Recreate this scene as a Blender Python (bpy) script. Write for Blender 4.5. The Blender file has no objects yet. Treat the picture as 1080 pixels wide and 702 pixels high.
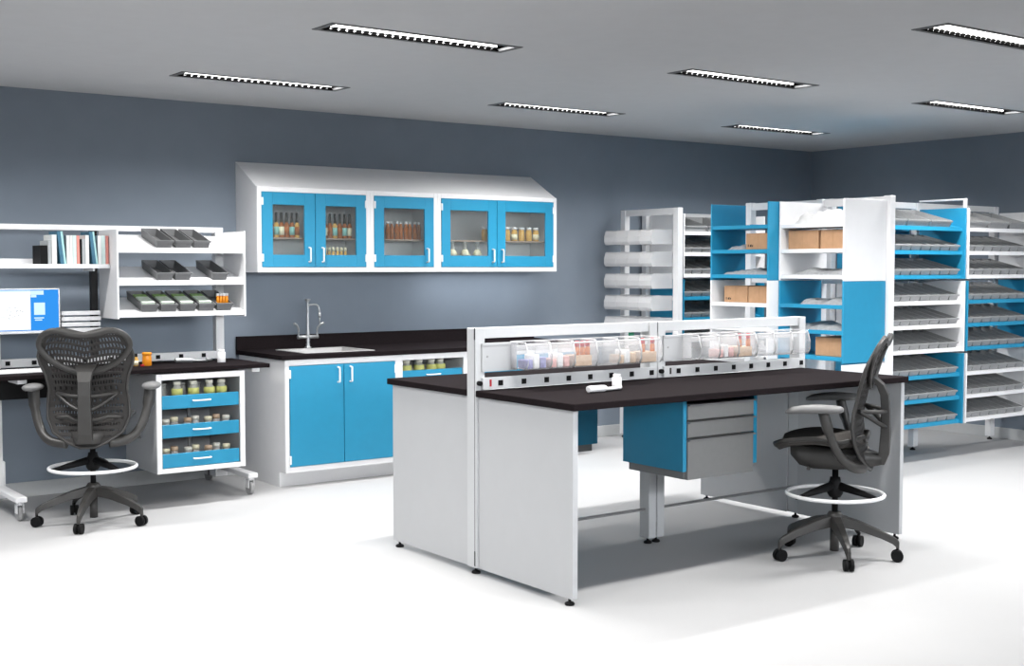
import bpy, bmesh, math, random
from mathutils import Vector, Matrix
random.seed(7)
SC = bpy.context.scene
LAMP_W, LAMP_SPREAD, WORLD_E, EXPO = 44, 148, .10, .22
SKY_E = 14.
SKY_STOPS = [(.0, .0), (.508, .0), (.525, 1.), (.66, .9), (.8, .15), (1., 0.1)]
COL = SC.collection
PI = math.pi
ORD = ['first', 'second', 'third', 'fourth', 'fifth', 'sixth', 'seventh', 'eighth', 'ninth', 'tenth', 'eleventh', 'twelfth', 'thirteenth', 'fourteenth']

# ------------------------------------------------------------------ materials
MATS = {}
def lin(c):
    return tuple(((v / 255) / 12.92 if v / 255 <= .04045 else (((v / 255) + .055) / 1.055) ** 2.4) for v in c)
def mat(name, col, rough=.5, metal=0., var=.05, scale=30., bump=0., spec=.5, emit=0.):
    m = bpy.data.materials.new(name); m.use_nodes = True
    nt = m.node_tree; b = nt.nodes['Principled BSDF']
    tc = nt.nodes.new('ShaderNodeTexCoord'); no = nt.nodes.new('ShaderNodeTexNoise')
    no.inputs['Scale'].default_value = scale; no.inputs['Detail'].default_value = 3
    nt.links.new(tc.outputs['Object'], no.inputs['Vector'])
    rp = nt.nodes.new('ShaderNodeValToRGB')
    rp.color_ramp.elements[0].position = .3; rp.color_ramp.elements[1].position = .7
    rp.color_ramp.elements[0].color = (*[max(0, v * (1 - var)) for v in col], 1)
    rp.color_ramp.elements[1].color = (*[min(1, v * (1 + var)) for v in col], 1)
    nt.links.new(no.outputs['Fac'], rp.inputs['Fac'])
    nt.links.new(rp.outputs['Color'], b.inputs['Base Color'])
    b.inputs['Roughness'].default_value = rough; b.inputs['Metallic'].default_value = metal
    b.inputs['Specular IOR Level'].default_value = spec
    if emit:
        nt.links.new(rp.outputs['Color'], b.inputs['Emission Color']); b.inputs['Emission Strength'].default_value = emit
    if bump:
        bp = nt.nodes.new('ShaderNodeBump'); bp.inputs['Strength'].default_value = bump; bp.inputs['Distance'].default_value = .002
        nt.links.new(no.outputs['Fac'], bp.inputs['Height']); nt.links.new(bp.outputs['Normal'], b.inputs['Normal'])
    MATS[name] = m
    return m
def clear_mat(name, col, body, rough=.15, tint=(1, 1, 1), gloss=.12):
    """see-through plastic or glass: body = share of diffuse substance, the rest lets light straight through, plus a fresnel gloss"""
    m = bpy.data.materials.new(name); m.use_nodes = True
    nt = m.node_tree; nt.nodes.clear()
    out = nt.nodes.new('ShaderNodeOutputMaterial')
    tr = nt.nodes.new('ShaderNodeBsdfTransparent'); tr.inputs['Color'].default_value = (*tint, 1)
    df = nt.nodes.new('ShaderNodeBsdfDiffuse')
    no = nt.nodes.new('ShaderNodeTexNoise'); no.inputs['Scale'].default_value = 25
    rp = nt.nodes.new('ShaderNodeValToRGB')
    rp.color_ramp.elements[0].color = (*[v * .95 for v in col], 1); rp.color_ramp.elements[1].color = (*col, 1)
    nt.links.new(no.outputs['Fac'], rp.inputs['Fac']); nt.links.new(rp.outputs['Color'], df.inputs['Color'])
    gl = nt.nodes.new('ShaderNodeBsdfGlossy'); gl.inputs['Roughness'].default_value = rough
    mx = nt.nodes.new('ShaderNodeMixShader'); mx.inputs['Fac'].default_value = body
    nt.links.new(tr.outputs[0], mx.inputs[1]); nt.links.new(df.outputs[0], mx.inputs[2])
    lw = nt.nodes.new('ShaderNodeLayerWeight'); lw.inputs['Blend'].default_value = gloss
    m2 = nt.nodes.new('ShaderNodeMixShader')
    nt.links.new(lw.outputs['Fresnel'], m2.inputs['Fac']); nt.links.new(mx.outputs[0], m2.inputs[1]); nt.links.new(gl.outputs[0], m2.inputs[2])
    nt.links.new(m2.outputs[0], out.inputs['Surface'])
    MATS[name] = m
    return m
def emit_mat(name, col, strength):
    m = bpy.data.materials.new(name); m.use_nodes = True
    nt = m.node_tree; nt.nodes.clear()
    out = nt.nodes.new('ShaderNodeOutputMaterial'); e = nt.nodes.new('ShaderNodeEmission')
    e.inputs['Color'].default_value = (*col, 1); e.inputs['Strength'].default_value = strength
    nt.links.new(e.outputs[0], out.inputs['Surface']); MATS[name] = m
    return m

FLOOR = mat('floor_epoxy', (.42, .42, .424), .55, var=.01, scale=3, spec=.3)
CEIL = mat('ceiling_paint', (.50, .505, .515), .9, var=.015, scale=8)
WALL = mat('wall_paint', (.225, .262, .310), .8, var=.02, scale=6, spec=.2)
BASEB = mat('baseboard_vinyl', (.50, .51, .515), .6, var=.02)
WHITE = mat('white_enamel', (.80, .80, .81), .42, var=.012, scale=12)
PANELW = mat('white_laminate', (.47, .478, .49), .5, var=.01, scale=10)
BLUE = mat('blue_enamel', (.014, .255, .44), .45, var=.02, scale=15)
TOP = mat('black_epoxy_worktop', (.013, .010, .011), .85, var=.15, scale=90, spec=.03)
DARKM = mat('black_slot_and_shade', (.008, .008, .009), .6, var=.1)
BLACK = mat('black_plastic', (.006, .006, .0065), .6, var=.1, spec=.15)
GREYBIN = mat('grey_bin_plastic', (.30, .305, .308), .55, var=.06, scale=40)
GREYMET = mat('grey_drawer_enamel', (.20, .20, .20), .4, var=.02)
CHAIRF = mat('charcoal_chair_frame', (.033, .0315, .030), .45, var=.06)
CHAIRM = mat('dark_woven_mesh', (.020, .018, .017), .7, var=.2, scale=120)
PADG = mat('grey_arm_pad', (.15, .15, .15), .5, var=.05)
STEEL = mat('brushed_steel', (.42, .43, .44), .32, metal=.7, var=.05, scale=60)
SINKM = mat('sink_steel', (.50, .495, .49), .45, metal=.25, var=.03, scale=40)
CASTG = mat('caster_grey', (.32, .32, .32), .5, var=.05)
CARD = mat('cardboard', (.42, .245, .135), .85, var=.06, scale=25)
CARD2 = mat('cardboard_tape', (.36, .20, .10), .5, var=.05)
INK = mat('black_ink', (.02, .018, .015), .8)
BAG = mat('grey_plastic_bag', (.30, .31, .32), .35, var=.25, scale=35, bump=.8)
WBAG = mat('white_plastic_bag', (.66, .66, .66), .5, var=.08, scale=25, bump=.6)
AMBER = mat('amber_glass', (.30, .085, .012), .15, var=.15)
ORANGE = mat('orange_plastic', (.80, .28, .015), .3, var=.08)
HONEY = mat('honey_glass', (.62, .36, .09), .2, var=.15)
TEALL = mat('teal_paper_label', (.22, .48, .44), .6, var=.1)
CREAM = mat('cream_paper', (.76, .70, .50), .6, var=.08)
YELLOW = mat('yellow_label', (.62, .64, .20), .5, var=.08)
AMBERL = mat('amber_liquid', (.46, .115, .004), .25, var=.1)
RED = mat('red_cap', (.40, .0, .010), .4)
GREENP = mat('green_packet', (.22, .38, .10), .5, var=.3, scale=40)
PALEP = mat('pale_packet', (.60, .68, .58), .5, var=.1, scale=40)
JARW = clear_mat('clear_jar', (.85, .85, .82), .45)
FILLW = mat('pale_jar_filling', (.72, .70, .62), .6, var=.1)
PURPLE = mat('violet_packet', (.20, .20, .38), .5, var=.3, scale=50)
PINK = mat('rosy_packet', (.58, .33, .31), .5, var=.2, scale=50)
BEIGE = mat('beige_packet', (.52, .37, .25), .5, var=.12, scale=40)
GLASS = clear_mat('pane_glass', (.6, .62, .62), .04, .05, (.95, .97, .97), .04)
BINC = clear_mat('clear_bin_plastic', (.90, .90, .91), .10, .2)
BINR = clear_mat('bin_rim_plastic', (.90, .90, .91), .65, .25)
BINF = clear_mat('frosted_bin_plastic', (.92, .92, .93), .42, .25)
LAMP = emit_mat('lamp_diffuser', (1, .985, .97), 4)
RIM = mat('light_rim', (.13, .132, .135), .7, spec=.1)
BLADE = mat('louver_black', (.0007, .0007, .0007), .9, spec=0.)
SCRW = emit_mat('screen_white', (.93, .97, 1), 1.0)
SCRB = emit_mat('screen_blue', (.035, .28, .80), 1.0)
SCRP = emit_mat('screen_pale', (.65, .86, .95), 1.0)
SCRG = emit_mat('screen_grey', (.42, .44, .46), 1.0)
SILVER = mat('silver_bezel', (.55, .56, .57), .3, metal=.5)
TRAYP = mat('pale_tray_plastic', (.68, .68, .69), .45)
BKB = mat('book_blue', (.035, .14, .22), .5, var=.12)
BKT = mat('book_teal', (.36, .62, .62), .55, var=.05)
BKW = mat('book_white', (.70, .72, .71), .6, var=.05)
BKG = mat('book_grey', (.36, .38, .39), .6, var=.05)
BKS = mat('book_salmon', (.68, .26, .22), .6, var=.05)
BKP = mat('book_pale_green', (.58, .70, .68), .6, var=.05)
GREEN = mat('green_tag', (.01, .20, .10), .5)

# ------------------------------------------------------------------ mesh helper
class MB:
    def __init__(s): s.v = []; s.f = []; s.s = []
    def add(s, vs, fs, smooth=False):
        n = len(s.v); s.v += [Vector(p) for p in vs]
        for f in fs: s.f.append([i + n for i in f]); s.s.append(smooth)
        return s
    def box(s, x0, x1, y0, y1, z0, z1):
        vs = [(x0, y0, z0), (x1, y0, z0), (x1, y1, z0), (x0, y1, z0), (x0, y0, z1), (x1, y0, z1), (x1, y1, z1), (x0, y1, z1)]
        return s.add(vs, [(0, 3, 2, 1), (4, 5, 6, 7), (0, 1, 5, 4), (1, 2, 6, 5), (2, 3, 7, 6), (3, 0, 4, 7)])
    def prism(s, poly, off):
        n = len(poly); off = Vector(off); a = [Vector(p) for p in poly]; b = [p + off for p in a]
        return s.add(a + b, [list(range(n))[::-1], list(range(n, 2 * n))] + [(i, (i + 1) % n, n + (i + 1) % n, n + i) for i in range(n)])
    def tube(s, pts, r, n=10, closed=False, flat=1., caps=True, up=(0, 0, 1)):
        pts = [Vector(p) for p in pts]; m = len(pts); rr = r if isinstance(r, (list, tuple)) else [r] * m
        up = Vector(up); vs = []
        for i, p in enumerate(pts):
            if closed: t = pts[(i + 1) % m] - pts[i - 1]
            else: t = pts[min(i + 1, m - 1)] - pts[max(i - 1, 0)]
            t.normalize(); a = t.cross(up)
            if a.length < 1e-3: a = t.cross(Vector((1, 0, 0)))
            a.normalize(); b = t.cross(a).normalized()
            for k in range(n):
                w = 2 * PI * k / n
                vs.append(p + a * (rr[i] * math.cos(w)) + b * (rr[i] * flat * math.sin(w)))
        fs = []
        for i in range(m if closed else m - 1):
            j = (i + 1) % m
            for k in range(n): fs.append((i * n + k, i * n + (k + 1) % n, j * n + (k + 1) % n, j * n + k))
        s.add(vs, fs, True)
        if not closed and caps:
            s.f += [[len(s.v) - m * n + k for k in range(n)][::-1], [len(s.v) - n + k for k in range(n)]]; s.s += [False, False]
        return s
    def cyl(s, p0, p1, r0, r1=None, n=14): return s.tube([p0, p1], [r0, r1 if r1 is not None else r0], n)
    def lathe(s, prof, c=(0, 0, 0), n=16):
        c = Vector(c); vs = []; fs = []; m = len(prof)
        for r, z in prof:
            for k in range(n): vs.append(c + Vector((max(r, 1e-4) * math.cos(2 * PI * k / n), max(r, 1e-4) * math.sin(2 * PI * k / n), z)))
        for i in range(m - 1):
            for k in range(n): fs.append((i * n + k, i * n + (k + 1) % n, (i + 1) * n + (k + 1) % n, (i + 1) * n + k))
        fs.append(list(range(n))[::-1]); fs.append([(m - 1) * n + k for k in range(n)])
        return s.add(vs, fs, True)
    def loft(s, rings, smooth=False, caps=True):
        n = len(rings[0]); vs = [p for r in rings for p in r]; fs = []
        for i in range(len(rings) - 1):
            for k in range(n): fs.append((i * n + k, i * n + (k + 1) % n, (i + 1) * n + (k + 1) % n, (i + 1) * n + k))
        if caps: fs += [list(range(n))[::-1], [(len(rings) - 1) * n + k for k in range(n)]]
        return s.add(vs, fs, smooth)
    def xf(s, M):
        s.v = [M @ p for p in s.v]; return s
    def build(s, name, m, parent=None, bevel=0, seg=1, origin=None):
        org = Vector(origin) if origin is not None else (ORG[parent] if parent is not None else Vector((0, 0, 0)))
        bm = bmesh.new()
        vv = [bm.verts.new(p - org) for p in s.v]
        for f, sm in zip(s.f, s.s):
            try: fc = bm.faces.new([vv[i] for i in f]); fc.smooth = sm
            except ValueError: pass
        bmesh.ops.recalc_face_normals(bm, faces=bm.faces[:])
        if bevel:
            es = [e for e in bm.edges if len(e.link_faces) == 2 and not (e.link_faces[0].smooth and e.link_faces[1].smooth) and e.calc_face_angle(0) > .5]
            bmesh.ops.bevel(bm, geom=es, offset=bevel, segments=seg, affect='EDGES', clamp_overlap=True, profile=.5)
        me = bpy.data.meshes.new(name); bm.to_mesh(me); bm.free(); me.materials.append(m)
        o = bpy.data.objects.new(name, me); COL.objects.link(o)
        if parent is not None: o.parent = parent; ORG[o] = org
        else: o.location = org; ORG[o] = org
        return o
ORG = {}
def B(*a): return MB().box(*a)
def tag(o, label, cat, group=None):
    o['label'] = label; o['category'] = cat
    if group: o['group'] = group
    return o
def thing(name, label, cat, loc=(0, 0, 0), group=None):
    o = bpy.data.objects.new(name, None); o.empty_display_size = .1; COL.objects.link(o)
    o.location = loc; ORG[o] = Vector(loc)
    return tag(o, label, cat, group)
def struct(o): o['kind'] = 'structure'; return o
def dup(root, loc, rotz=None, label=None, rot=None):
    r = root.copy(); COL.objects.link(r); r.location = loc
    if rotz is not None: r.rotation_euler = (0, 0, rotz)
    if rot is not None: r.rotation_euler = rot
    if label: r['label'] = label
    for ch in list(root.children):
        c = ch.copy(); COL.objects.link(c); c.parent = r
        for g in list(ch.children):
            d = g.copy(); COL.objects.link(d); d.parent = c
    return r
def smooth_path(pts, n=6):
    P = [Vector(p) for p in pts]; out = []
    for i in range(len(P) - 1):
        a, b, c, d = P[max(i - 1, 0)], P[i], P[i + 1], P[min(i + 2, len(P) - 1)]
        for k in range(n):
            t = k / n
            out.append(.5 * ((2 * b) + (c - a) * t + (2 * a - 5 * b + 4 * c - d) * t * t + (3 * b - a - 3 * c + d) * t ** 3))
    out.append(P[-1]); return out

# ------------------------------------------------------------------ room
RX, BY, CZ = 10.28, 8.75, 2.736
X0, Y0 = -3.5, -1.0
struct(B(X0, RX + .1, Y0, BY + .1, -.08, 0).build('floor', FLOOR))
struct(B(X0, RX + .1, BY, BY + .1, 0, CZ + .12).build('wall_back', WALL))
struct(B(RX, RX + .1, Y0, BY, 0, CZ + .12).build('wall_right', WALL))
struct(B(X0 - .1, RX + .1, Y0 - .1, Y0, 0, 1.85).build('wall_front_added', WALL))  # unseen low wall, height chosen to admit sky above and block it below
struct(B(X0 - .1, X0, Y0, BY + .1, 0, CZ + .12).build('wall_left_added', WALL))  # unseen wall added to keep sky light off faces turned left
struct(B(X0, RX - .015, BY - .015, BY, 0, .10).build('baseboard_back', BASEB, bevel=.003))
struct(B(RX - .015, RX, Y0, BY - .015, 0, .10).build('baseboard_right', BASEB, bevel=.003))
LXS = [(.56, 1.70), (2.985, 4.125), (5.41, 6.55), (7.835, 8.975)]
LYS = [7.54, 5.63, 3.86]
LW = .19
cb = MB(); ybands = []; yy = Y0
for y in sorted(LYS):
    cb.box(X0, RX + .1, yy, y - LW / 2, CZ, CZ + .1)
    xx = X0
    for a, b in LXS: cb.box(xx, a, y - LW / 2, y + LW / 2, CZ, CZ + .1); xx = b
    cb.box(xx, RX + .1, y - LW / 2, y + LW / 2, CZ, CZ + .1); yy = y + LW / 2
cb.box(X0, RX + .1, yy, BY + .1, CZ, CZ + .1)
struct(cb.build('ceiling', CEIL))
def ceiling_light():
    r = thing('ceiling_light', 'x', 'ceiling light', (0, 0, 0), 'recessed ceiling lights')
    L, W = 1.14 / 2, LW / 2
    f = MB(); t = .022
    f.box(-L - .012, -L + t, -W - .012, W + .012, -.004, .012); f.box(L - t, L + .012, -W - .012, W + .012, -.004, .012)
    f.box(-L + t, L - t, -W - .012, -W + .012, -.004, .012); f.box(-L + t, L - t, W - .012, W + .012, -.004, .012)
    f.build('frame', RIM, r, .002)
    h = MB(); h.box(-L, L, -W, W, .07, .085)
    for a in (-1, 1): h.box(a * L - .004, a * L + .004, -W, W, .0, .07)
    h.box(-L, L, -W, -W + .006, .012, .07); h.box(-L, L, W - .006, W, .012, .07)
    h.build('housing', BLADE, r)
    d = MB(); d.box(-L + .03, L - .03, -W + .015, W - .012, .056, .066); d.box(-L + .03, L - .03, W - .016, W - .010, .018, .056)
    d.build('diffuser', LAMP, r)
    b = MB(); n = 24
    for i in range(n):
        x = -L + .03 + (2 * L - .06) * (i + .5) / n
        b.prism([(x - .017, W - .030, -.002), (x + .014, W - .030, -.002), (x + .020, W - .030, .0165), (x - .004, W - .030, .0165)], (0, .010, 0))
    b.box(-L + t, L - t, W - .018, W - .008, -.002, .004)
    b.build('louver', BLADE, r)
    return r
cl0 = ceiling_light(); first = True
rowname = {7.54: 'back row', 5.63: 'middle row', 3.86: 'front row'}
colname = ['at the far left edge', 'left one', 'middle one', 'right one']
for y in LYS:
    for i, (a, b) in enumerate(LXS):
        lab = 'recessed louvred ceiling light, %s, %s' % (rowname[y], colname[i])
        if first: cl0.location = ((a + b) / 2, y, CZ); cl0['label'] = lab; first = False
        else: dup(cl0, ((a + b) / 2, y, CZ), 0, lab)

# ------------------------------------------------------------------ small things used in several places
def jar(name, label, cat, r, h, body, lid, loc, band=None, group=None, neck=.7, lidh=.2, bz=(.12, .6)):
    t = thing(name, label, cat, loc, group); x, y, z = loc
    hb = h * (1 - lidh)
    MB().lathe([(r * .9, 0), (r, r * .15), (r, hb * .72), (r * neck, hb * .93), (r * neck, hb)], loc).build('body', body, t)
    MB().lathe([(r * neck * 1.12, hb), (r * neck * 1.12, h * .98), (r * neck, h)], loc).build('cap', lid, t)
    if band: MB().lathe([(r * 1.015, hb * bz[0]), (r * 1.015, hb * bz[1])], loc).build('paper_label', band, t)
    return t
def tray_mb(w, l, h, t=.005, cut=.0):
    """open bin lying along +y from its low front at y=0"""
    m = MB(); a, b = w / 2, w / 2 - .006
    def ring(x, y0, y1, z): return [Vector((-x, y0, z)), Vector((x, y0, z)), Vector((x, y1, z)), Vector((-x, y1, z))]
    hf = h * (1 - cut)
    o0 = ring(b, .006, l - .006, 0)
    o1 = [Vector((-a, 0, hf)), Vector((a, 0, hf)), Vector((a, l, h)), Vector((-a, l, h))]
    i1 = [Vector((-a + t, t, hf)), Vector((a - t, t, hf)), Vector((a - t, l - t, h)), Vector((-a + t, l - t, h))]
    i0 = ring(b - t, .006 + t, l - .006 - t, t)
    m.loft([o0, o1, i1, i0])
    # rim lip round the top
    m.box(-a - .004, a + .004, -.006, .002, hf - .012, hf)
    return m

# ------------------------------------------------------------------ wall cabinets
def wall_cabinet(x0, x1, label, doors):
    yf, yb, z0, z1, z2 = 8.40, BY - .002, 1.508, 2.125, 2.321
    t = thing('wall_cabinet', label, 'cabinet', (x0, yf, z0), 'wall cabinets')
    m = MB(); k = .02
    side = [(0, yf, z0), (0, yb, z0), (0, yb, z2), (0, yf, z1)]
    for xa in (x0, x1 - k): m.prism([(xa, y, z) for _, y, z in side], (k, 0, 0))
    m.box(x0 + k, x1 - k, yf, yb, z0 + .024, z0 + .036); m.box(x0 + k, x1 - k, yb - .012, yb, z0 + k, z2 - .03)
    m.prism([(x0 + k, yf, z1 - .022), (x0 + k, yf, z1), (x0 + k, yb, z2), (x0 + k, yb, z2 - .022)], (x1 - x0 - 2 * k, 0, 0))
    m.build('carcass', WHITE, t)
    s = .034
    f = MB(); f.box(x0, x0 + s, yf - .014, yf, z0, z1); f.box(x1 - s, x1, yf - .014, yf, z0, z1)
    f.box(x0 + s, x1 - s, yf - .014, yf, z0, z0 + .036); f.box(x0 + s, x1 - s, yf - .014, yf, z1 - .036, z1)
    f.build('face_frame', WHITE, t, .0015)
    B(x0 + k, x1 - k, yf + .05, yb - .012, 1.752, 1.762).build('shelf', SHELFB, t)
    g = .0025
    for (a, b, hinge_left, hx) in doors:
        d = MB(); za, zb = z0 + .038, z1 - .038; a += g; b -= g; mx, mz = .084, .09; ya, yb2 = yf - .018, yf
        d.box(a, a + mx, ya, yb2, za, zb); d.box(b - mx, b, ya, yb2, za, zb)
        d.box(a + mx, b - mx, ya, yb2, za, za + mz); d.box(a + mx, b - mx, ya, yb2, zb - mz, zb)
        do = d.build('door', BLUE, t, .0012)
        B(a + mx - .004, b - mx + .004, yf - .011, yf - .006, za + mz - .004, zb - mz + .004).build('glass', GLASS, do)
        handle(hx, yf - .018, 1.584, 1.689, do)
        for zz in (za + .04, zb - .095):
            xh = a - .006 if hinge_left else b - .010
            B(xh, xh + .016, yf - .024, yf - .012, zz, zz + .055).build('hinge', WHITE, do, .002)
    return t
def handle(x, y, z0, z1, parent, name='handle'):
    m = MB(); p = .03
    m.tube(smooth_path([(x, y, z0), (x, y - p * .9, z0 + .004), (x, y - p, z0 + .014), (x, y - p, z1 - .014), (x, y - p * .9, z1 - .004), (x, y, z1)], 3), .0065, 8, up=(1, 0, 0))
    return m.build(name, WHITE, parent)
SHELFB = mat('cabinet_shelf', (.30, .22, .17), .5)
wall_cabinet(3.90, 4.828, 'leftmost blue-door wall cabinet with tall dark-capped bottles behind two glass doors', [(3.934, 4.362, True, 4.308), (4.362, 4.794, False, 4.416)])
wall_cabinet(4.828, 5.437, 'narrow single-door blue wall cabinet between the two wider ones', [(4.862, 5.403, True, 5.335)])
WC3 = wall_cabinet(5.437, 6.634, 'widest blue-door wall cabinet at the right end above the worktop', [(5.471, 6.012, True, 5.965), (6.012, 6.600, False, 6.058)])
ul = B(5.475, 6.59, 8.48, 8.54, 1.521, 1.532).build('under_light', WHITE, WC3, .002)
B(5.49, 6.575, 8.49, 8.53, 1.5195, 1.521).build('diffuser', emit_mat('under_light_diffuser', (.93, .96, 1), 2.), ul)
# bottles in the first cabinet
SZ = 1.762
xs = [4.015 + .042 * i for i in range(7)] + [4.455 + .042 * i for i in range(7)]
for i, x in enumerate(xs):
    loc = (x, 8.49, SZ); grp = 'tall bottles in the first wall cabinet'
    d = 'left' if i < 7 else 'right'
    lab = 'tall dark-capped bottle %s from left behind %s door of first wall cabinet' % (ORD[i % 7], d)
    t = thing('tall_bottle', lab, 'bottle', loc, grp)
    body = [AMBER, AMBER, HONEY, AMBER][i % 4]
    MB().lathe([(.017, 0), (.0192, .004), (.0192, .092), (.009, .118), (.0085, .124)], loc, 12).build('body', body, t)
    MB().lathe([(.0115, .112), (.0115, .128), (.0095, .13), (.0095, .182), (.007, .186)], loc, 10).build('cap', BLACK, t)
    MB().lathe([(.0198, .02), (.0198, .08)], loc, 12).build('paper_label', [TEALL, AMBER, TEALL, CREAM, AMBER][i % 5], t)
for i in range(7):
    x = 4.45 + .034 * i
    jar('vial', 'small yellow vial %s from left on floor of first wall cabinet' % ORD[i], 'vial', .014, .150, HONEY, CREAM, (x, 8.46, 1.5445), CREAM, 'yellow vials in the first wall cabinet')
for i in range(10):
    x = 4.965 + .0415 * i
    jar('amber_bottle', 'amber bottle with white cap, %s from left in narrow wall cabinet' % ORD[i], 'bottle', .0185, .14, AMBER, WHITE, (x, 8.50 + .01 * (i % 2), SZ), None, 'amber bottles in the narrow wall cabinet', .6, .14)
for i in range(8):
    x = 5.985 + .0755 * i
    jar('honey_jar', 'honey coloured jar with white cap, %s from left in widest wall cabinet' % ORD[i], 'jar', .028, .115, HONEY, WHITE, (x, 8.52, SZ), CREAM if i % 3 == 1 else None, 'honey jars in the widest wall cabinet', .8, .17)
for i in range(3):
    loc = (5.66 + .122 * i, 8.51, 1.5455)
    t = thing('conical_flask', 'conical glass flask of pale powder, %s from left in widest wall cabinet' % ORD[i], 'flask', loc, 'conical flasks in the widest wall cabinet')
    MB().lathe([(.05, 0), (.053, .01), (.018, .115), (.016, .2), (.02, .204)], loc).build('glass_body', JARW, t)
    MB().lathe([(.047, .095), (.03, .125), (.012, .15)], loc).build('powder', CREAM, t)
    MB().lathe([(.017, .2), (.017, .215)], loc).build('stopper', WHITE, t)

# ------------------------------------------------------------------ base cabinets, worktop, sink
def base_cabinet(x0, x1, label, drawers=False):
    yf, yb, zt, z1 = 7.99, BY - .017, .107, .90
    t = thing('base_cabinet', label, 'cabinet', (x0, yf, 0), 'base cabinets along the back wall')
    m = MB(); k = .02
    m.prism([(x0, yf, zt), (x0, yf + .1, zt), (x0, yf + .1, 0), (x0, yb, 0), (x0, yb, z1), (x0, yf, z1)], (k, 0, 0))
    m.prism([(x1 - k, yf, zt), (x1 - k, yf + .1, zt), (x1 - k, yf + .1, 0), (x1 - k, yb, 0), (x1 - k, yb, z1), (x1 - k, yf, z1)], (k, 0, 0))
    m.box(x0 + k, x1 - k, yf, yb, zt, zt + k); m.box(x0 + k, x1 - k, yb - .015, yb, zt + k, z1)
    m.build('carcass', WHITE, t)
    B(x0 + .0, x1 - .0, yf + .085, yf + .1, 0, zt).build('toe_kick', WHITE, t)
    s = .032
    f = MB(); f.box(x0, x0 + s, yf - .016, yf, zt, z1); f.box(x1 - s, x1, yf - .016, yf, zt, z1)
    f.box(x0 + s, x1 - s, yf - .016, yf, zt, zt + .04); f.box(x0 + s, x1 - s, yf - .016, yf, z1 - .042, z1)
    f.build('face_frame', WHITE, t, .0015)
    if not drawers:
        xm = (x0 + x1) / 2; g = .003
        for a, b, hx, left in ((x0 + s, xm, xm - .05, True), (xm, x1 - s, xm + .05, False)):
            do = B(a + g, b - g, yf - .021, yf - .001, zt + .042, z1 - .045).build('door', BLUE, t, .0015)
            handle(hx, yf - .021, .727, .835, do)
            for zz in (zt + .06, z1 - .13):
                xh = a - .006 if left else b - .010
                B(xh, xh + .016, yf - .027, yf - .014, zz, zz + .06).build('hinge', WHITE, do, .002)
    else:
        for za, zb in ((.695, .778), (.42, .525), (.165, .27)): drawer_tray(x0 + s, x1 - s, yf, za, zb, t)
    return t
def drawer_tray(a, b, yf, za, zb, t, depth=.45):
    do = B(a + .006, b - .006, yf - .004, yf + .012, za, zb).build('drawer', BLUE, t, .0015)
    m = MB(); m.box(a + .012, b - .012, yf + .012, yf + depth, za + .004, za + .012)
    for xa in (a + .012, b - .018): m.box(xa, xa + .006, yf + .012, yf + depth, za + .012, zb - .02)
    m.build('tray', WHITE, do)
    xm = (a + b) / 2; zc = (za + zb) / 2 + .005
    hm = MB().tube(smooth_path([(xm - .055, yf - .004, zc), (xm - .05, yf - .026, zc), (xm + .05, yf - .026, zc), (xm + .055, yf - .004, zc)], 3), .005, 8)
    hm.build('handle', WHITE, do)
    return do
base_cabinet(3.905, 4.828, 'white sink cabinet with two plain blue doors under the sink')
base_cabinet(4.828, 5.437, 'open-front cabinet with blue drawers right of the sink cabinet', True)
base_cabinet(5.437, 6.63, 'wide blue-door base cabinet hidden behind the island at the worktop end')
for i, x in enumerate((4.945, 5.055, 5.165, 5.245)):
    jar('squat_jar', 'squat clear jar with yellow label, %s from left in cabinet beside sink' % ORD[i], 'jar', .04, .145, JARW, FILLW, (x, 8.06, .7075), YELLOW, 'jars in the cabinet beside the sink', .6, .16, (.35, .85))
wt = MB(); a, b, c, d = 4.13, 4.655, 8.09, 8.52
for q in ((3.88, a, 7.96, 8.733), (b, 6.645, 7.96, 8.733), (a, b, 7.96, c), (a, b, d, 8.733)): wt.box(*q, .9, .932)
wt.box(3.88, 6.645, 8.712, 8.733, .932, 1.032)
tag(wt.build('worktop', TOP, origin=(3.88, 7.96, .9)), 'black worktop with upstand running along the back wall around the sink', 'worktop')
t = thing('sink', 'shallow steel sink let into the black worktop', 'sink', (a, c, .7))
m = MB(); w = .022
m.box(a - w, b + w, c - w, c + .004, .9325, .937); m.box(a - w, b + w, d - .004, d + w, .9325, .937); m.box(a - w, a + .004, c, d, .9325, .937); m.box(b - .004, b + w, c, d, .9325, .937)
m.build('rim', SINKM, t, .001)
m = MB(); ins = .02
o = [Vector(p) for p in ((a + .002, c + .002, .934), (b - .002, c + .002, .934), (b - .002, d - .002, .934), (a + .002, d - .002, .934))]
i = [Vector(p) for p in ((a + ins, c + ins, .76), (b - ins, c + ins, .76), (b - ins, d - ins, .76), (a + ins, d - ins, .76))]
m.add(o + i, [(0, 1, 5, 4), (1, 2, 6, 5), (2, 3, 7, 6), (3, 0, 4, 7), (4, 5, 6, 7)])
m.build('basin', SINKM, t)
MB().lathe([(.03, 0), (.03, .004)], ((a + b) / 2, (c + d) / 2, .7605)).build('drain', STEEL, t)
fx, fy, fz = 4.405, 8.60, .933
t = thing('faucet', 'tall chrome laboratory faucet with two lever handles behind the sink', 'faucet', (fx, fy, fz))
m = MB(); m.lathe([(.026, 0), (.026, .008), (.014, .016), (.016, .03), (.012, .045), (.016, .06), (.012, .07), (.014, .085), (.014, .12), (.0095, .15), (.0095, .33), (.007, .338), (.012, .352), (.02, .362), (.021, .372), (.012, .374)], (fx, fy, fz))
m.build('column', STEEL, t)
m = MB(); m.tube(smooth_path([(fx, fy, fz + .325), (fx + .055, fy - .02, fz + .33), (fx + .075, fy - .03, fz + .31), (fx + .082, fy - .032, fz + .27)], 6), .0075, 10)
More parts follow.
